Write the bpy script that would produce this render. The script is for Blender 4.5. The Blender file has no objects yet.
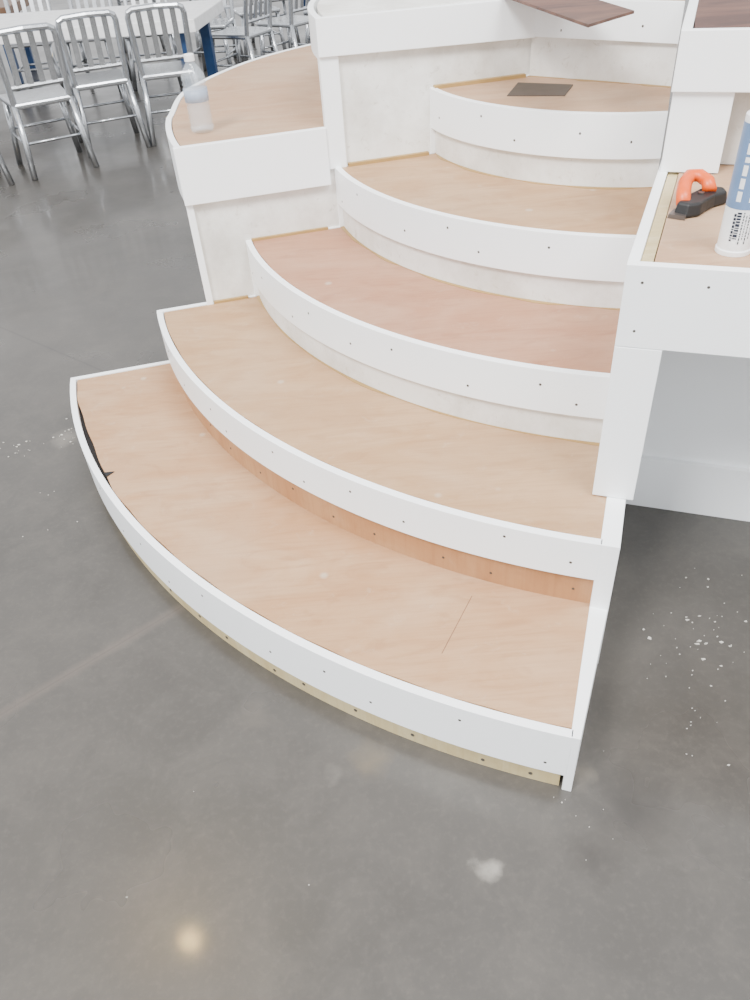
import bpy, bmesh, math, random
from mathutils import Vector, Matrix
random.seed(4)
S=bpy.context.scene
COL=S.collection

# ------------------------------------------------------------------ materials
def srgb(r,g,b,k=1.0):
    f=lambda c:(c/255/12.92) if c/255<=0.04045 else ((c/255+0.055)/1.055)**2.4
    return (f(r)*k,f(g)*k,f(b)*k,1)
def newmat(name):
    m=bpy.data.materials.new(name);m.use_nodes=True
    nt=m.node_tree;b=nt.nodes['Principled BSDF'];return m,nt,b
def N(nt,t,**k):
    n=nt.nodes.new(t)
    for a,v in k.items():
        if a in n.inputs: n.inputs[a].default_value=v
        else: setattr(n,a,v)
    return n
def ramp(nt,src,p0,c0,p1,c1):
    r=nt.nodes.new('ShaderNodeValToRGB');e=r.color_ramp.elements
    e[0].position=p0;e[0].color=c0;e[1].position=p1;e[1].color=c1
    nt.links.new(src,r.inputs[0]);return r.outputs[0]
def mix(nt,fac,a,b,mode='MIX'):
    m=nt.nodes.new('ShaderNodeMix');m.data_type='RGBA';m.blend_type=mode
    for s,v in ((0,fac),(6,a),(7,b)):
        if hasattr(v,'is_output'): nt.links.new(v,m.inputs[s])
        else: m.inputs[s].default_value=v
    return m.outputs[2]
def mul(nt,a,b):
    m=nt.nodes.new('ShaderNodeMath');m.operation='MULTIPLY';nt.links.new(a,m.inputs[0]);nt.links.new(b,m.inputs[1]);return m.outputs[0]
def coords(nt,scale=(1,1,1),rot=0):
    g=nt.nodes.new('ShaderNodeNewGeometry');m=nt.nodes.new('ShaderNodeMapping')
    m.inputs['Rotation'].default_value=(0,0,rot);m.inputs['Scale'].default_value=scale
    nt.links.new(g.outputs['Position'],m.inputs[0]);return m.outputs[0]
def objcoords(nt,scale=(1,1,1)):
    g=nt.nodes.new('ShaderNodeTexCoord');m=nt.nodes.new('ShaderNodeMapping')
    m.inputs['Scale'].default_value=scale
    nt.links.new(g.outputs['Object'],m.inputs[0]);return m.outputs[0]
def noise(nt,v,scale,detail=4,rough=.55,dist=0):
    n=nt.nodes.new('ShaderNodeTexNoise');n.inputs['Scale'].default_value=scale
    n.inputs['Detail'].default_value=detail;n.inputs['Roughness'].default_value=rough
    n.inputs['Distortion'].default_value=dist
    nt.links.new(v,n.inputs['Vector']);return n.outputs[0]
def bump(nt,b,h,st,dist=.002):
    n=nt.nodes.new('ShaderNodeBump');n.inputs['Strength'].default_value=st;n.inputs['Distance'].default_value=dist
    nt.links.new(h,n.inputs['Height']);nt.links.new(n.outputs[0],b.inputs['Normal'])

def paint(name,c,dirty,dc,rough=.45,lo=.5,hi=.75):
    m,nt,b=newmat(name);v=coords(nt)
    f=ramp(nt,noise(nt,v,5,6,.65),lo,(0,0,0,1),hi,(dirty,)*3+(1,))
    c1=mix(nt,f,c,dc)
    f2=ramp(nt,noise(nt,v,34,5,.75,.5),.58,(0,0,0,1),.72,(dirty*.9,)*3+(1,))
    nt.links.new(mix(nt,f2,c1,dc),b.inputs['Base Color'])
    b.inputs['Roughness'].default_value=rough
    bump(nt,b,noise(nt,v,60,3),.12);return m
WHITE=paint('white_gloss_paint',srgb(250,253,255),.10,srgb(226,224,219),.35)
WHITE2=paint('white_primer_paint',srgb(232,231,227),.7,srgb(186,177,162),.6,.43,.74)
GREYW=paint('smudged_white_panel',srgb(234,234,230),.75,srgb(184,178,168),.6,.42,.73)
def wood(name,c0,c1,c2,rot=math.radians(48),spots=True,pale=.3,k=.60,seed=0,con=1.0):
    m,nt,b=newmat(name)
    d=lambda c:(c[0]*k,c[1]*k,c[2]*k,1)
    v=coords(nt,(1.0,3.0,1.0),rot);v0=coords(nt)
    mp=N(nt,'ShaderNodeVectorMath',operation='ADD');nt.links.new(v,mp.inputs[0]);mp.inputs[1].default_value=(seed,seed*2.3,0);v=mp.outputs[0]
    g=noise(nt,v,2.1,6,.55,2.0)
    col=mix(nt,ramp(nt,g,.38,(0,0,0,1),.62,(con,)*3+(1,)),d(c0),d(c1))
    g2=noise(nt,v,4.5,5,.55,2.4)
    col=mix(nt,ramp(nt,g2,.52,(0,0,0,1),.68,(.36*con,)*3+(1,)),col,d(c2))
    fine=coords(nt,(2.0,60.0,1.0),rot)
    col=mix(nt,ramp(nt,noise(nt,fine,3,4,.65,.3),.45,(0,0,0,1),.72,(.34,)*3+(1,)),col,d(c2))
    p=ramp(nt,noise(nt,v0,2.2,5,.6),.46,(0,0,0,1),.72,(pale,)*3+(1,))
    col=mix(nt,p,col,d(srgb(230,206,178)))
    sc=ramp(nt,noise(nt,v0,21,6,.8,.8),.58,(0,0,0,1),.70,(pale*.8,)*3+(1,))
    col=mix(nt,sc,col,d(srgb(240,224,202)))
    if spots:
        vo=N(nt,'ShaderNodeTexVoronoi',Scale=6.5);nt.links.new(v0,vo.inputs['Vector'])
        s=ramp(nt,vo.outputs['Distance'],.035,(.5,.5,.5,1),.08,(0,0,0,1))
        col=mix(nt,s,col,d(srgb(242,228,208)))
    nt.links.new(col,b.inputs['Base Color']);b.inputs['Roughness'].default_value=.6
    bump(nt,b,g,.06);return m
PLY=wood('sanded_plywood',srgb(216,166,120),srgb(227,184,142),srgb(186,134,90))
PLY2=wood('tan_plywood',srgb(212,166,120),srgb(224,183,140),srgb(186,138,94),seed=3)
PLYR=wood('reddish_plywood',srgb(208,150,116),srgb(218,166,132),srgb(178,118,88),seed=7,pale=.28)
PLYP=wood('pinkish_plywood',srgb(214,170,132),srgb(224,185,150),srgb(192,147,110),spots=False,seed=5)
PLYO=wood('orange_plywood_riser',srgb(212,154,104),srgb(222,170,122),srgb(184,126,82),spots=False,pale=.10,seed=2,k=.62)
RAW=wood('raw_pale_lumber',srgb(218,198,146),srgb(228,212,166),srgb(190,166,114),spots=False,pale=.1,k=.68)
def plain(name,c,rough=.5,metal=0,**k):
    m,nt,b=newmat(name);v=objcoords(nt)
    n=noise(nt,v,25,3);d=tuple(x*.86 for x in c[:3])+(1,)
    nt.links.new(mix(nt,ramp(nt,n,.35,(0,0,0,1),.7,(1,1,1,1)),c,d),b.inputs['Base Color'])
    b.inputs['Roughness'].default_value=rough;b.inputs['Metallic'].default_value=metal
    for a,x in k.items(): b.inputs[a.replace('_',' ')].default_value=x
    return m
SCREW=plain('screw_steel',srgb(92,86,80,.8),.5,.3)
GLUE=plain('dried_yellow_glue',srgb(204,166,102,.62),.5)
ALU=plain('brushed_aluminium',srgb(204,207,211),.25,.95)
BLUE=plain('blue_powder_coat',srgb(26,72,124,.7),.45)
TTOP=plain('white_laminate',srgb(250,250,250),.35)
TBROWN=plain('brown_laminate',srgb(140,104,78,.7),.45)
DARKV=wood('dark_walnut_vinyl',srgb(84,50,40),srgb(122,80,64),srgb(46,26,22),rot=math.radians(-80),spots=False,pale=.05,k=.7)
CHAR=plain('charcoal_sheet',srgb(92,80,70,.8),.8)
SEAM=plain('seam_line',srgb(176,132,100,.5),.8)
ORANGE=plain('orange_plastic',srgb(232,92,20,.9),.4)
BLACK=plain('black_rubber',srgb(24,24,26,.8),.55)
STEEL=plain('steel_blade',srgb(96,88,84),.4,.6)
TUBEW=plain('tube_white_plastic',srgb(242,243,244),.35)
TUBEB=plain('tube_blue_print',srgb(122,152,194,.75),.35)
TUBEK=plain('tube_black_print',srgb(40,44,60,.8),.4)
CHIP=plain('plaster_chips',srgb(205,202,194,.8),.8)
PET=plain('clear_plastic',srgb(222,232,240),.04,Alpha=.27)
PET.node_tree.nodes['Principled BSDF'].inputs['IOR'].default_value=1.8
BLAB=plain('bottle_label_film',srgb(170,192,220,.9),.3,Alpha=.5)

def concrete():
    m,nt,b=newmat('polished_concrete');v=coords(nt);K=.42
    col=mix(nt,ramp(nt,noise(nt,v,.9,7,.58,.4),.32,(0,0,0,1),.68,(1,1,1,1)),srgb(98,94,89,K),srgb(122,117,111,K))
    col=mix(nt,ramp(nt,noise(nt,v,7,7,.72,.6),.45,(0,0,0,1),.75,(.35,)*3+(1,)),col,srgb(150,143,134,K))
    col=mix(nt,ramp(nt,noise(nt,v,2.3,5,.6,.5),.52,(0,0,0,1),.74,(.38,)*3+(1,)),col,srgb(80,76,72,K))
    col=mix(nt,ramp(nt,noise(nt,v,70,3,.7),.5,(0,0,0,1),.75,(.2,)*3+(1,)),col,srgb(158,150,140,K))
    nv=N(nt,'ShaderNodeTexNoise',Scale=22.0,Detail=5.0);nt.links.new(v,nv.inputs['Vector'])
    off=N(nt,'ShaderNodeVectorMath',operation='MULTIPLY_ADD');nt.links.new(nv.outputs['Color'],off.inputs[0])
    off.inputs[1].default_value=(.07,.07,0);off.inputs[2].default_value=(-.035,-.035,0)
    pv=N(nt,'ShaderNodeVectorMath',operation='ADD');nt.links.new(v,pv.inputs[0]);nt.links.new(off.outputs[0],pv.inputs[1])
    def blob(x,y,r0,r1,c,a):
        nonlocal col
        d=N(nt,'ShaderNodeVectorMath',operation='DISTANCE');nt.links.new(pv.outputs[0],d.inputs[0]);d.inputs[1].default_value=(x,y,0)
        f=ramp(nt,d.outputs['Value'],r0,(a,a,a,1),r1,(0,0,0,1));col=mix(nt,f,col,c)
    blob(.152,.632,.006,.028,srgb(190,184,174,.6),.7)
    blob(-.05,.87,.005,.05,srgb(165,146,116,K),.4)  # soft floor reflection painted into the colour as a faint tan patch
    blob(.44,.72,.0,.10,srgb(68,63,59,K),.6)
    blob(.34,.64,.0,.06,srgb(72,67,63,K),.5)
    blob(.36,.80,.01,.04,srgb(160,150,136,K),.5)
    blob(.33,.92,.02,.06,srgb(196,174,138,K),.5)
    blob(-.13,.84,.005,.022,srgb(160,154,146,K),.35)
    blob(-.3,1.0,.01,.04,srgb(140,132,122,K),.35)
    blob(-1.0,2.15,.01,.06,srgb(190,182,170,K),.5)
    sx=N(nt,'ShaderNodeSeparateXYZ');nt.links.new(v,sx.inputs[0])
    def joint(p,q,w,c,a,xlim=None):
        nonlocal col
        dx,dy=q[0]-p[0],q[1]-p[1];L=math.hypot(dx,dy);nx,ny=-dy/L,dx/L
        d=N(nt,'ShaderNodeVectorMath',operation='DOT_PRODUCT');nt.links.new(v,d.inputs[0]);d.inputs[1].default_value=(nx,ny,0)
        s=N(nt,'ShaderNodeMath',operation='SUBTRACT');nt.links.new(d.outputs['Value'],s.inputs[0]);s.inputs[1].default_value=nx*p[0]+ny*p[1]
        ab=N(nt,'ShaderNodeMath',operation='ABSOLUTE');nt.links.new(s.outputs[0],ab.inputs[0])
        f=ramp(nt,ab.outputs[0],w*.1,(a,a,a,1),w,(0,0,0,1))
        if xlim is not None:
            lt=N(nt,'ShaderNodeMath',operation='LESS_THAN');nt.links.new(sx.outputs[0],lt.inputs[0]);lt.inputs[1].default_value=xlim
            f=mul(nt,f,lt.outputs[0])
        col=mix(nt,f,col,c)
    joint((-.866,1.054),(-.495,1.343),.022,srgb(156,142,132,K),.38,0)
    joint((-.866,1.054),(-.495,1.343),.003,srgb(88,82,78,K),.3,0)
    joint((-1.50,3.02),(-1.18,2.75),.005,srgb(66,62,60,K),.5,-.9)
    nt.links.new(col,b.inputs['Base Color'])
    nt.links.new(ramp(nt,noise(nt,v,2,4,.55),.3,(.24,)*3+(1,),.7,(.38,)*3+(1,)),b.inputs['Roughness'])
    b.inputs['Coat Weight'].default_value=.14;b.inputs['Coat Roughness'].default_value=.08
    b.inputs['Specular IOR Level'].default_value=.55
    bump(nt,b,noise(nt,v,30,4),.04);return m
CONC=concrete()

# ------------------------------------------------------------------ geometry helpers
def obj(name,verts,faces,mats,parent=None,mi=None,smooth=False,bev=0):
    me=bpy.data.meshes.new(name);me.from_pydata([tuple(v) for v in verts],[],faces);me.update()
    if not isinstance(mats,(list,tuple)): mats=[mats]
    for m in mats: me.materials.append(m)
    if mi:
        for p,i in zip(me.polygons,mi): p.material_index=i
    bm=bmesh.new();bm.from_mesh(me);bmesh.ops.recalc_face_normals(bm,faces=bm.faces);bm.to_mesh(me);bm.free()
    if smooth:
        for p in me.polygons: p.use_smooth=True
    o=bpy.data.objects.new(name,me);COL.objects.link(o)
    if parent: o.parent=parent
    if bev:
        b=o.modifiers.new('bevel','BEVEL');b.width=bev;b.segments=2;b.limit_method='ANGLE'
    return o
def thing(name,label,cat,loc=(0,0,0),group=None):
    e=bpy.data.objects.new(name,None);e.empty_display_size=.1;e.location=loc;COL.objects.link(e)
    e['label']=label;e['category']=cat
    if group:e['group']=group
    return e
class G:
    def __init__(s): s.v=[];s.f=[];s.m=[]
    def add(s,vs,fs,mi=0):
        n=len(s.v);s.v+=[Vector(v) for v in vs];s.f+=[tuple(i+n for i in f) for f in fs];s.m+=[mi]*len(fs)
    def hexa(s,b,t,mi=0):
        s.add(list(b)+list(t),[(0,1,2,3),(4,5,6,7),(0,1,5,4),(1,2,6,5),(2,3,7,6),(3,0,4,7)],mi)
    def cyl(s,c,ax,r,h,n=12,mi=0,r2=None):
        ax=Vector(ax).normalized();q=ax.to_track_quat('Z','Y').to_matrix();c=Vector(c);r2=r if r2 is None else r2
        vs=[c+q@Vector((r*math.cos(2*math.pi*i/n),r*math.sin(2*math.pi*i/n),0)) for i in range(n)]
        vs+=[c+q@Vector((r2*math.cos(2*math.pi*i/n),r2*math.sin(2*math.pi*i/n),h)) for i in range(n)]
        s.add(vs,[tuple(range(n)),tuple(range(n,2*n))]+[(i,(i+1)%n,n+(i+1)%n,n+i) for i in range(n)],mi)
    def prism(s,poly,z0,z1,mi=0,scale_top=1.0,tilt=(0,0)):
        n=len(poly);cx=sum(p[0] for p in poly)/n;cy=sum(p[1] for p in poly)/n
        tz=lambda p:tilt[0]*(p[0]-poly[0][0])+tilt[1]*(p[1]-poly[0][1])
        vs=[(p[0],p[1],z0+tz(p)) for p in poly]+[(cx+(p[0]-cx)*scale_top,cy+(p[1]-cy)*scale_top,z1+tz(p)) for p in poly]
        s.add(vs,[tuple(range(n)),tuple(range(n,2*n))]+[(i,(i+1)%n,n+(i+1)%n,n+i) for i in range(n)],mi)
    def tube(s,pts,r,n=8,mi=0,ry=None):
        pts=[Vector(p) for p in pts];vs=[];fs=[];ry=ry or r
        up=Vector((0,0,1));prev=None
        for i,p in enumerate(pts):
            t=(pts[min(i+1,len(pts)-1)]-pts[max(i-1,0)]).normalized()
            if prev is None:
                a=up if abs(t.dot(up))<.95 else Vector((0,1,0));x=a.cross(t).normalized()
            else: x=(prev-t*prev.dot(t)).normalized()
            prev=x;y=t.cross(x)
            vs+=[p+x*r*math.cos(2*math.pi*k/n)+y*ry*math.sin(2*math.pi*k/n) for k in range(n)]
        for i in range(len(pts)-1):
            for k in range(n): fs.append((i*n+k,i*n+(k+1)%n,(i+1)*n+(k+1)%n,(i+1)*n+k))
        fs+=[tuple(range(n)),tuple(range((len(pts)-1)*n,len(pts)*n))]
        s.add(vs,fs,mi)
    def lathe(s,prof,c=(0,0,0),n=24,mi=0,mis=None):
        c=Vector(c);vs=[];fs=[];m=[]
        for r,z in prof: vs+=[c+Vector((r*math.cos(2*math.pi*k/n),r*math.sin(2*math.pi*k/n),z)) for k in range(n)]
        for i in range(len(prof)-1):
            for k in range(n): fs.append((i*n+k,i*n+(k+1)%n,(i+1)*n+(k+1)%n,(i+1)*n+k))
        fs+=[tuple(range(n)),tuple(range((len(prof)-1)*n,len(prof)*n))]
        s.add(vs,fs,mi)
    def make(s,name,mats,parent=None,smooth=False,bev=0): return obj(name,s.v,s.f,mats,parent,s.m,smooth,bev)

# ------------------------------------------------------------------ stair frame (metres)
AX=Vector((1.019,2.618,0)); H=.1776
AL,AR=191.8,249.2
ld=Vector((math.cos(math.radians(AL)),math.sin(math.radians(AL)),0)); nL=Vector((-ld.y,ld.x,0))
rd=Vector((math.cos(math.radians(AR)),math.sin(math.radians(AR)),0)); w=Vector((-rd.y,rd.x,0))
LP=lambda s,o,z:AX+ld*s+nL*o+Vector((0,0,z))
RP=lambda s,o,z:AX+rd*s+w*o+Vector((0,0,z))
def fbox(g,F,s0,s1,o0,o1,z0,z1,mi=0,d0=0,d1=0):
    g.hexa([F(s0,o0+d0,z0),F(s1,o0,z0),F(s1,o1,z0),F(s0,o1+d1,z0)],[F(s0,o0+d0,z1),F(s1,o0,z1),F(s1,o1,z1),F(s0,o1+d1,z1)],mi)
def sector(g,r0,r1,a0,a1,z0,z1,n=48,mi=0):
    if not callable(r0): c0=r0;r0=lambda f:c0
    if not callable(r1): c1=r1;r1=lambda f:c1
    vs=[];fs=[]
    for i in range(n+1):
        f=i/n;a=math.radians(a0+(a1-a0)*f);d=Vector((math.cos(a),math.sin(a),0))
        p,q=AX+d*r0(f),AX+d*r1(f)
        vs+=[p+Vector((0,0,z0)),q+Vector((0,0,z0)),q+Vector((0,0,z1)),p+Vector((0,0,z1))]
    for i in range(n):
        for k in range(4): fs.append((4*i+k,4*i+(k+1)%4,4*i+4+(k+1)%4,4*i+4+k))
    fs+=[(0,1,2,3),(4*n,4*n+1,4*n+2,4*n+3)]
    g.add(vs,fs,mi)

RL=[None,2.009,1.690,1.378,1.082,.781,.488]
RR=[None,1.977,1.655,1.325,1.006,.664,.40]
def R(k,d=0):
    if k==6:
        P,Q=LP(RL[6],0,0)-AX,RP(RR[6],0,0)-AX
        nn=Vector((-(Q-P).y,(Q-P).x,0)).normalized();c=P.dot(nn)
        def fn(f):
            a=math.radians(AL+(AR-AL)*f);return abs(c/(math.cos(a)*nn.x+math.sin(a)*nn.y))-d
        return fn
    e=1.0 if k<3 else 1.5
    return lambda f:RL[k]+(RR[k]-RL[k])*f**e-d
st=thing('staircase','curved wedge-shaped staircase with plywood treads and white fascia boards','staircase')
T=.018
Z6=1.080
TM={1:PLY,2:PLY2,3:PLYR,4:PLY2,5:PLYP,6:PLYP}
def wob(seed,f,fr=3):
    return max(0,.40+.5*math.sin(fr*6.28*f+seed)*math.sin(fr*2.3*f+seed*2.1)+.18*math.sin(fr*13*f+seed*5))
for k in range(1,7):
    z=k*H if k<6 else Z6;fh={1:.126,2:.098,6:.092}.get(k,.106)
    eR={1:.1,2:.12}.get(k,0.0)
    g=G()
    if k==1:
        def front(f):
            gap=.0035+.011*max(0,math.sin((f-.06)/.26*math.pi))*(1 if .06<f<.32 else 0)+.0014*math.sin(f*70)
            return R(1,T)(f)-gap
        sector(g,R(2,.03),front,AL+.1,AR-eR,z-.02,z-.003,90)
    else:
        sector(g,R(k+1,.03) if k<6 else .02,(lambda kk:(lambda f:R(kk,T)(f)-.0032-.001*math.sin(f*40+kk)))(k),AL+.1,AR-eR,z-.02,z-.003,80)
    g.make('tread',TM[k],st)
    if k==1:
        g=G();sector(g,1.70,1.87,240.83,240.88,z-.003,z-.0026,4);g.make('plywood_seam',SEAM,st)
        g=G();sector(g,lambda f:R(1,T+.02)(f*.4+.02),lambda f:R(1,T)(f*.4+.02),AL+1.2,AL+24,z-.06,z-.022);g.make('gap_shade_strip',BLACK,st)  # black strip added under the tread gap, the gap's shade put in as colour
        g=G();a=math.radians(AL+16.5);d=Vector((math.cos(a),math.sin(a),0));t=Vector((-d.y,d.x,0));c=AX+d*1.962
        g.add([c-t*.010+d*.014+Vector((0,0,z-.003)),c+t*.014+d*.012+Vector((0,0,z-.003)),c+t*.004-d*.012+Vector((0,0,z-.002)),c-t*.010+d*.014+Vector((0,0,z-.001)),c+t*.014+d*.012+Vector((0,0,z-.001)),c+t*.004-d*.012+Vector((0,0,z-.0005))],[(0,1,2),(3,4,5),(0,1,4,3),(1,2,5,4),(2,0,3,5)])
        g.make('torn_membrane_scrap',BLACK,st)
    g=G();sector(g,R(k,T),R(k),AL,AR,z-fh,z,64)
    L=RL[k]*math.radians(AR-AL);ns=int(L/.15)
    for i in range(ns):
        f=(i+.5+random.uniform(-.3,.3))/ns;a=math.radians(AL+(AR-AL)*f);d=Vector((math.cos(a),math.sin(a),0))
        g.cyl(AX+d*(R(k)(f)-.001)+Vector((0,0,z-fh*(.35 if i%2 else .7)+random.uniform(-.01,.01))),d,.0034,.0014,8,1)
    g.make('fascia_board',[WHITE,SCREW],st,bev=.0015)
    g=G()
    if k==1:
        sector(g,R(k,T+.01),R(k,.008),AL+.1,AR-.3,0,z-fh,64)
        for i in range(16):
            f=(i+.5+random.uniform(-.2,.2))/16;a=math.radians(AL+(AR-AL)*f);d=Vector((math.cos(a),math.sin(a),0))
            g.cyl(AX+d*(R(k)(f)-.0085)+Vector((0,0,.026+random.uniform(-.01,.008))),d,.004,.0016,8,1)
    else:
        sector(g,R(k,T+.008),R(k,.0135),AL+.1,AR-.05,(k-1)*H-.004,z-fh+.003,64)
        for i in range(12 if k==2 else 0):
            f=(i+.5+random.uniform(-.2,.2))/12;a=math.radians(AL+(AR-AL)*f);d=Vector((math.cos(a),math.sin(a),0))
            g.cyl(AX+d*(R(k)(f)-.014)+Vector((0,0,H+.035+random.uniform(-.012,.01))),d,.003,.0014,8,1)
    g.make('riser',[RAW if k==1 else PLYO if k==2 else WHITE2,SCREW],st)
    if k>2:
        g=G();n=160;zb=(k-1)*H-.004;vs=[]
        for i in range(n+1):
            f=i/n;a=math.radians(AL+(AR-AL)*f);d=Vector((math.cos(a),math.sin(a),0))
            wd=.0020+.0100*wob(k*1.7,f)*(1.3 if k>3 else .9)+random.uniform(-.0006,.0007)
            r=R(k,.0135)(f)
            vs+=[AX+d*(r-.004)+Vector((0,0,zb)),AX+d*(r-.001+wd)+Vector((0,0,zb)),AX+d*(r-.001+wd)+Vector((0,0,zb+.0022)),AX+d*(r-.004)+Vector((0,0,zb+.0035))]
        fs=[(4*i+j,4*i+(j+1)%4,4*i+4+(j+1)%4,4*i+4+j) for i in range(n) for j in range(4)]+[(0,1,2,3),(4*n,4*n+1,4*n+2,4*n+3)]
        g.add(vs,fs);g.make('glue_bead',GLUE,st)
g=G()
fbox(g,RP,RR[2]-.02,RR[1]-.001,-.004,.014,0,H,d1=.020)
fbox(g,RP,1.07,RR[2]-.001,-.004,.034,0,2*H)
g.make('side_board',WHITE,st,bev=.0015)
g=G()
for k in range(1,6): fbox(g,LP,RL[k+1]-T,RL[k],-.016,.0,0,k*H)
g.make('side_board',WHITE,st,bev=.0015)

# ------------------------------------------------------------------ lower left platform
pa=thing('platform','low curved side platform with plywood top and white fascia','platform')
def ro(d=0):
    pts=[(0,1.53),(.15,1.575),(.33,1.63),(.5,1.635),(.75,1.6),(1,1.58)]
    def f(t):
        for (a,x),(b2,y) in zip(pts,pts[1:]):
            if t<=b2:
                q=(t-a)/(b2-a);q=q*q*(3-2*q) if a>0 else q;return x+(y-x)*q-d
        return pts[-1][1]-d
    return f
ZA=.823
g=G();sector(g,1.071,ro(T+.002),AL-.3,105,ZA-.02,ZA-.002);g.make('platform_top',PLYP,pa)
g=G();sector(g,ro(T),ro(0),AL-.05,105,ZA-.158,ZA,60);g.make('curved_fascia_board',WHITE,pa,bev=.0015)
g=G();fbox(g,LP,1.099,1.534,-.005,.014,ZA-.158,ZA);g.make('fascia_board',WHITE,pa,bev=.0015)
g=G();sector(g,ro(T+.015),ro(T),AL-.3,105,0,ZA-.02);g.make('curved_side_panel',GREYW,pa)
g=G();fbox(g,LP,1.061,1.515,-.02,-.006,0,ZA-.03);g.make('front_panel',GREYW,pa)
g=G();fbox(g,LP,1.512,1.532,-.02,.004,0,ZA-.158);g.make('corner_board',WHITE,pa)
g=G();fbox(g,LP,1.40,1.51,-.006,.005,2*H-.003,2*H+.004);g.make('glue_bead',GLUE,pa)
g=G();fbox(g,LP,1.12,1.36,-.006,.004,3*H-.003,3*H+.004);g.make('glue_bead',GLUE,pa)

# ------------------------------------------------------------------ upper left platform
pc=thing('platform','tall curved side platform with white painted walls','platform')
ZC=1.092
g=G();sector(g,.47,1.07,AL-.3,105,ZC-.02,ZC-.002);g.make('platform_top',GREYW,pc)
g=G();sector(g,1.08,1.098,AL-.05,105,ZC-.10,ZC);g.make('curved_fascia_board',WHITE,pc,bev=.0015)
g=G();g.hexa([LP(.47,-.004,.985),LP(1.10,-.004,1.0),LP(1.10,.016,1.0),LP(.47,.016,.985)],[LP(.47,-.004,ZC-.008),LP(1.10,-.004,ZC),LP(1.10,.016,ZC),LP(.47,.016,ZC-.008)]);g.make('fascia_board',WHITE,pc,bev=.0015)
g=G();sector(g,1.05,1.07,AL-.3,105,ZA,ZC-.02);g.make('curved_side_panel',GREYW,pc)
g=G();fbox(g,LP,.47,1.06,-.02,-.004,0.3,ZC-.03);g.make('front_panel',GREYW,pc)
g=G();fbox(g,LP,1.045,1.098,-.02,.008,4*H-.003,1.0);g.make('corner_board',WHITE,pc,bev=.001)
g=G();fbox(g,LP,.79,1.04,-.004,.010,4*H-.003,4*H+.006);g.make('glue_bead',GLUE,pc)
g=G();fbox(g,LP,.49,.77,-.004,.012,5*H-.003,5*H+.006);g.make('glue_bead',GLUE,pc)

# ------------------------------------------------------------------ right counter (lower)
pb=thing('counter','white overhanging side counter with plywood top and painted support post','counter')
ZB=.855;s1=1.506;TD=.036
g=G();fbox(g,RP,.9,s1-T,.009,.95,ZB-.02,ZB-.002,d0=TD);g.make('counter_top',PLYP,pb)
g=G();fbox(g,RP,s1-T,s1,-.034,.95,ZB-.152,ZB)
for o in (.10,.2,.3): g.cyl(RP(s1-.001,o,ZB-.03),rd,.0028,.0014,8,1)
g.cyl(RP(s1-.001,-.005,ZB-.03),rd,.0028,.0014,8,1);g.cyl(RP(s1-.001,-.005,ZB-.12),rd,.0028,.0014,8,1)
g.make('fascia_board',[WHITE,SCREW],pb,bev=.0015)
g=G();fbox(g,RP,.9,s1-T,-.034,-.014,ZB-.152,ZB,d0=TD,d1=TD);g.make('side_fascia_board',WHITE,pb,bev=.0015)
g=G();fbox(g,RP,.92,s1-T,-.0135,.0065,ZB-.05,ZB-.006,d0=TD,d1=TD);g.make('edge_strip',RAW,pb)
g=G();fbox(g,RP,s1-T,s1,-.034,.048,2*H+.001,ZB-.153);g.make('support_post',WHITE,pb,bev=.0015)
g=G();fbox(g,RP,1.0,s1-T-.001,.0,.03,2*H,ZB-.153);fbox(g,RP,.66,1.07,.02,.04,.3,ZB-.05);g.make('side_panel',WHITE,pb)
g=G();fbox(g,RP,1.05,1.066,.03,.95,0,ZB-.03);g.make('back_panel',WHITE,pb)
g=G();fbox(g,RP,1.066,1.08,.036,.95,0,.16);g.make('kick_board',WHITE,pb,bev=.001)
# upper right counter
pd=thing('counter','upper white side counter with dark wood-look top','counter')
ZD=1.115;s2=1.02
g=G();fbox(g,RP,.3,s2-T,.02,.95,ZD-.02,ZD);g.make('counter_top',DARKV,pd)
g=G();fbox(g,RP,s2-T,s2,-.004,.95,ZD-.105,ZD+.002);g.make('fascia_board',WHITE,pd,bev=.0015)
g=G();fbox(g,RP,.3,s2-T,-.004,.016,ZD-.105,ZD+.002,d0=.02,d1=.02);g.make('side_fascia_board',WHITE,pd,bev=.0015)
g=G();fbox(g,RP,s2-T-.01,s2-.01,.0,.115,ZB,ZD-.106);g.make('support_post',WHITE,pd,bev=.0015)
g=G();fbox(g,RP,.35,s2-T-.011,.03,.045,ZB,ZD-.02);g.make('side_panel',WHITE,pd)
g=G();fbox(g,RP,.93,.945,.04,.95,ZB,ZD-.02);g.make('back_panel',GREYW,pd)

# ------------------------------------------------------------------ vinyl planks, sheet
def slab(name,label,cat,poly,z,t,mat):
    c=sum((Vector((p[0],p[1],0)) for p in poly),Vector())/len(poly);c.z=z
    n=len(poly);vs=[Vector((p[0],p[1],z))-c for p in poly]+[Vector((p[0],p[1],z+t))-c for p in poly]
    o=obj(name,vs,[tuple(range(n)),tuple(range(n,2*n))]+[(i,(i+1)%n,n+(i+1)%n,n+i) for i in range(n)],mat)
    o.location=c;o['label']=label;o['category']=cat;return o
slab('floor_plank','dark walnut vinyl plank lying loose over the top step edge','floor plank',[(.42,2.74),(.545,1.92),(.686,2.05),(.61,2.62)],ZC+.001,.006,DARKV)
slab('sandpaper_sheet','dark brown square sheet lying on plywood tread','sandpaper',[(.448,2.30),(.594,2.249),(.645,2.364),(.506,2.442)],5*H-.003,.0025,CHAR)

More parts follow.
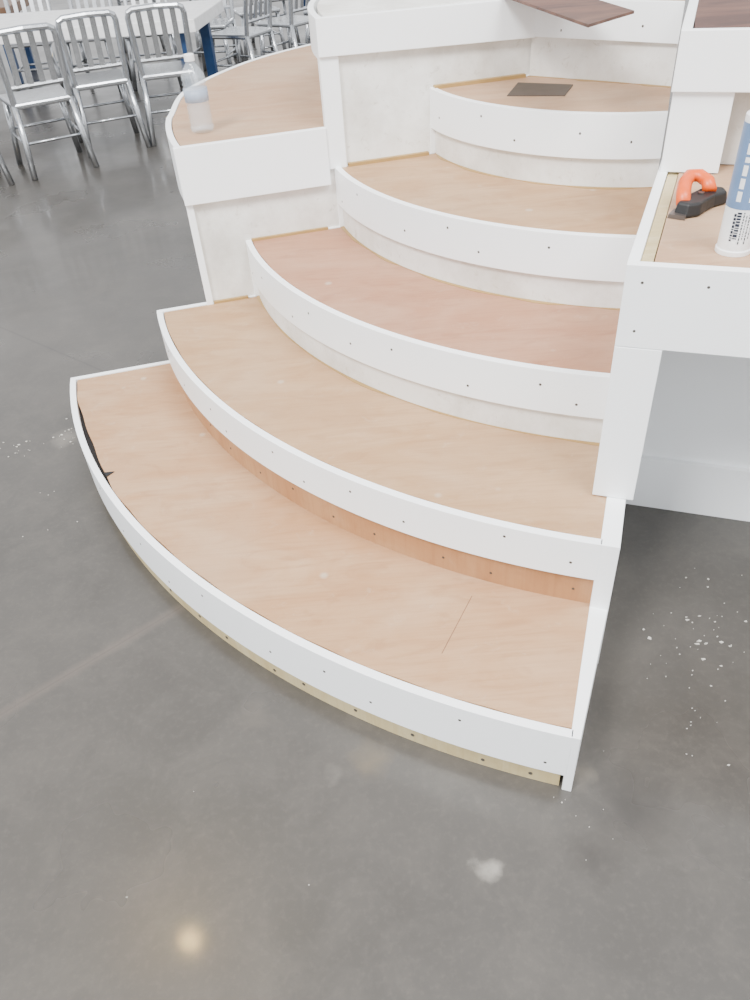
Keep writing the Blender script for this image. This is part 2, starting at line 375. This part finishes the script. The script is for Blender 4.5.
# ------------------------------------------------------------------ bottle
bt=thing('water_bottle','clear ribbed plastic water bottle with white cap standing on plywood platform','bottle',(-.416,2.459,ZA-.002))
g=G();pr=[(.024,0),(.031,.004),(.034,.012)]
for i in range(5): pr+=[(.034,.018+i*.012),(.0305,.024+i*.012)]
pr+=[(.034,.080),(.034,.118)]
for i in range(2): pr+=[(.0305,.123+i*.011),(.034,.128+i*.011)]
pr+=[(.032,.150),(.025,.163),(.0165,.174),(.0125,.180),(.0125,.19)]
g.lathe(pr);g.make('body',PET,bt,smooth=True)
g=G();g.lathe([(.0345,.083),(.0345,.115)]);g.make('label_band',BLAB,bt,smooth=True)
g=G();g.lathe([(.0145,.184),(.0145,.199),(.013,.201)]);g.make('cap',TUBEW,bt)

# ------------------------------------------------------------------ caulk tube
ct=thing('caulk_tube','white cartridge of construction adhesive with blue and black print','caulk tube',(.64,1.247,ZB-.002))
g=G();g.lathe([(.0285,0),(.0285,.008),(.0265,.009),(.0265,.215),(.020,.222)],n=32);g.make('body',TUBEW,ct,bev=.0008)
g=G();g.lathe([(.010,.221),(.009,.235),(.003,.32)],n=16);g.make('nozzle',TUBEW,ct,smooth=True)
g=G()
def patch(g,a0,a1,z0,z1,mi,r=.0272):
    n=max(2,int(abs(a1-a0)/8));vs=[]
    for i in range(n+1):
        a=math.radians(a0+(a1-a0)*i/n);vs+=[(r*math.cos(a),r*math.sin(a),z0),(r*math.cos(a),r*math.sin(a),z1)]
    g.add(vs,[(2*i,2*i+2,2*i+3,2*i+1) for i in range(n)],mi)
patch(g,0,360,.078,.205,0,.0270)
# rows of rotated print running up the tube
for a0,a1,st_,en in ((222,230,.026,.074),(232,246,.030,.074),(252,256,.022,.074),(262,265,.03,.07),(272,276,.022,.074),(284,287,.03,.068)):
    zz=st_
    while zz<en-.002:
        z2=zz+random.choice((.0018,.003,.0045));patch(g,a0,a1,zz,min(z2,en),1);zz=z2+.0016
for a0,a1 in ((216,232),(258,264)):
    zz=.09
    while zz<.19:
        z2=zz+random.choice((.008,.012,.016));patch(g,a0,a1,zz,z2,2);zz=z2+.004
patch(g,272,300,.10,.19,1,.0271)
g.make('printed_label',[TUBEB,TUBEK,TUBEW],ct)

# ------------------------------------------------------------------ orange/black tool
tl=thing('utility_knife','compact orange and black folding utility knife lying on plywood counter','knife',(.636,1.433,ZB-.002))
cv=lambda L:[((x-690)*.00195,-(y-212)*.0028) for x,y in L]
g=G();g.prism(cv([(671,216),(680,223),(694,221),(704,214),(716,207),(732,202),(734,192),(724,187),(708,191),(694,199),(680,207)]),.002,.026,0,.9);g.make('grip',BLACK,tl,bev=.004)
g=G();g.tube([Vector(cv([p])[0]+(h,)) for p,h in (((682,212),.018),((686,202),.030),((692,192),.038),((700,185),.044),((709,186),.044),((714,193),.038),((712,201),.030))],.0135,10,0,.012);g.make('body',ORANGE,tl,smooth=True)
g=G();g.prism(cv([(665,218),(678,225),(686,217),(676,208)]),.001,.008,0,.95);g.make('blade',STEEL,tl)
g=G();g.cyl(cv([(703,203)])[0]+(.024,),(0,0,1),.006,.005,12);g.make('pivot_screw',STEEL,tl)

# ------------------------------------------------------------------ chairs
def chair_parts(parent):
    out=[]
    Wd,Hc,zs=.165,.79,.42
    g=G()
    pts=[(-Wd,-.18,zs-.01),(-Wd-.005,-.20,.56),(-Wd-.008,-.24,Hc-.04),(-Wd,-.247,Hc-.014),(-Wd+.026,-.25,Hc),
         (0,-.258,Hc+.006),(Wd-.026,-.25,Hc),(Wd,-.247,Hc-.014),(Wd+.008,-.24,Hc-.04),(Wd+.005,-.20,.56),(Wd,-.18,zs-.01)]
    g.tube(pts,.019,10)
    g.tube([(-Wd,-.19,.50),(Wd,-.19,.50)],.014,6)
    for i in range(4):
        x=-.105+i*.07
        g.hexa([(x-.017,-.196,.50),(x+.017,-.196,.50),(x+.017,-.186,.50),(x-.017,-.186,.50)],[(x-.017,-.258,Hc),(x+.017,-.258,Hc),(x+.017,-.248,Hc),(x-.017,-.248,Hc)])
    out.append(g.make('backrest',ALU,parent,smooth=False))
    g=G()
    g.hexa([(-.175,-.20,zs-.035),(.175,-.20,zs-.035),(.195,.19,zs-.035),(-.195,.19,zs-.035)],[(-.175,-.20,zs),(.175,-.20,zs),(.195,.19,zs),(-.195,.19,zs)])
    out.append(g.make('seat',ALU,parent,bev=.012))
    for sx in (-1,1):
        for p,q in (((sx*Wd,-.18,zs-.01),(sx*.195,-.25,0)),((sx*.165,.16,zs-.015),(sx*.2,.20,0))):
            g=G();p,q=Vector(p),Vector(q);g.tube([p,p.lerp(q,.5)+Vector((-sx*.004,0,0)),q],.019,8)
            out.append(g.make('leg',ALU,parent,smooth=True))
    g=G()
    for sx in (-1,1): g.tube([(sx*.18,-.215,.2),(sx*.182,.18,.2)],.009,6)
    g.tube([(-.18,-.215,.2),(.18,-.215,.2)],.009,6);g.tube([(-.183,.182,.22),(.183,.182,.22)],.009,6)
    out.append(g.make('stretcher',ALU,parent,smooth=True))
    return out
LBL='silver aluminium dining chair with vertical-slat back at white table'
c0=thing('dining_chair',LBL,'chair',group='aluminium dining chairs');parts=chair_parts(c0)
def place(c,x,y,a): c.location=(x,y,0);c.rotation_euler=(0,0,math.radians(a))
spots=[(-1.90,5.40,28),(-1.61,5.80,22),(-1.17,5.94,12),(-2.38,5.16,30),
 (-.78,7.25,60),(-.40,7.65,50),(-.02,8.10,50),(-2.6,7.7,185),(-2.1,7.72,178),(-1.6,7.72,185),(-1.1,7.85,170),(-1.3,9.2,20),(-2.0,9.3,15),(-.75,8.5,200),(-.65,9.3,15)]
place(c0,*spots[0])
for sp in spots[1:]:
    c=c0.copy();COL.objects.link(c);place(c,*sp)
    for p in parts:
        q=p.copy();q.parent=c;COL.objects.link(q)
def table(x,y,a,L=1.6,Wd=.75,h=.73,label='long white table with blue metal legs',top=None):
    t=thing('dining_table',label,'table',(x,y,0),group='dining tables');t.rotation_euler=(0,0,math.radians(a))
    g=G();g.hexa([(-L/2,-Wd/2,h-.08),(L/2,-Wd/2,h-.08),(L/2,Wd/2,h-.08),(-L/2,Wd/2,h-.08)],[(-L/2,-Wd/2,h),(L/2,-Wd/2,h),(L/2,Wd/2,h),(-L/2,Wd/2,h)]);g.make('table_top',top or TTOP,t,bev=.006)
    for sx in (-1,1):
        for sy in (-1,1):
            g=G();x0,y0=sx*(L/2-.14),sy*(Wd/2-.14);r=.036
            g.hexa([(x0-r,y0-r,0),(x0+r,y0-r,0),(x0+r,y0+r,0),(x0-r,y0+r,0)],[(x0-r,y0-r,h-.08),(x0+r,y0-r,h-.08),(x0+r,y0+r,h-.08),(x0-r,y0+r,h-.08)])
            g.make('leg',BLUE,t,bev=.004)
table(-2.20,6.74,-6,2.6,.95,.66)
table(.4,9.5,10,1.6,.8,.6,'white table standing behind the aluminium chairs')
table(-3.7,8.5,5,1.6,.9,.62,'brown table standing behind a long white table',TBROWN)

# ------------------------------------------------------------------ floor, debris
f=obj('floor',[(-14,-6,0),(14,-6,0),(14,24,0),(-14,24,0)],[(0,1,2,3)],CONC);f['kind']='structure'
g=G()
def chips(cx,cy,sx,sy,n,r0=.0015,r1=.006):
    for _ in range(n):
        x,y=random.gauss(cx,sx),random.gauss(cy,sy);r=r0+(r1-r0)*random.random()**2.5;a=random.random()*6.28
        P=[(x+r*math.cos(a+t)*random.uniform(.5,1.7),y+r*math.sin(a+t)*random.uniform(.3,1.2)) for t in (0,1.57,3.14,4.71)]
        g.hexa([(p[0],p[1],.0) for p in P],[(p[0],p[1],.0018) for p in P])
chips(.74,1.12,.05,.05,34,.0008,.006);chips(.62,.98,.05,.1,24,.0007,.0025);chips(.9,1.3,.12,.08,16,.001,.004)
chips(-1.14,2.09,.04,.04,18,.0012,.006);chips(-1.0,2.18,.03,.05,26,.001,.005);chips(-1.0,1.75,.08,.12,8,.001,.003)
chips(.35,.78,.03,.06,14,.0008,.002);chips(-.2,.9,.3,.2,4,.001,.002)
d=g.make('plaster_debris',CHIP);d['kind']='stuff';d['label']='white plaster and paint chips scattered on concrete floor';d['category']='debris'

# ------------------------------------------------------------------ lights / world
W=bpy.data.worlds.new('world');S.world=W;W.use_nodes=True
wn=W.node_tree;bg=wn.nodes['Background'];bg.inputs[1].default_value=1.0
tc=wn.nodes.new('ShaderNodeTexCoord');sp=wn.nodes.new('ShaderNodeSeparateXYZ');wn.links.new(tc.outputs['Generated'],sp.inputs[0])
rp=wn.nodes.new('ShaderNodeValToRGB');wn.links.new(sp.outputs[2],rp.inputs[0])
e=rp.color_ramp.elements;e[0].position=0;e[0].color=(1.75,1.76,1.78,1);e[1].position=.8;e[1].color=(1.35,1.39,1.45,1)
wn.links.new(rp.outputs[0],bg.inputs[0])
def area(loc,size,e,c,tgt):
    l=bpy.data.lights.new('area_light','AREA');l.size=size;l.energy=e;l.color=c
    o=bpy.data.objects.new('area_light',l);o.location=loc;COL.objects.link(o)
    o.rotation_euler=(Vector(tgt)-Vector(loc)).to_track_quat('-Z','Y').to_euler()
area((-3,-2,6.5),2,950,(1,.995,.98),(.3,1.8,.3))
area((2.0,-1,6),2.5,480,(1,.995,.985),(.3,2,.3))
l=bpy.data.lights.new('ceiling_lamp','POINT');l.energy=110;l.shadow_soft_size=.06;l.color=(1,.66,.22)
o=bpy.data.objects.new('ceiling_lamp',l);o.location=(-1.99,2.93,6);COL.objects.link(o)

# ------------------------------------------------------------------ camera
n=Vector((75.35,928.23,769.985)).normalized()
up=-n;fw=Vector((0,0,1));fw=(fw-up*up.z).normalized();rt=fw.cross(up)
if rt.x<0: rt=-rt
cam=bpy.data.cameras.new('camera');co=bpy.data.objects.new('camera',cam);COL.objects.link(co)
X=Vector((rt.x,fw.x,up.x));Y=-Vector((rt.y,fw.y,up.y));Z=-Vector((rt.z,fw.z,up.z))
M=Matrix((X,Y,Z)).transposed().to_4x4();M.translation=Vector((0,0,1.4));co.matrix_world=M
cam.sensor_fit='VERTICAL';cam.sensor_height=36;cam.sensor_width=27;cam.lens=36*.769985;cam.clip_end=200
S.camera=co
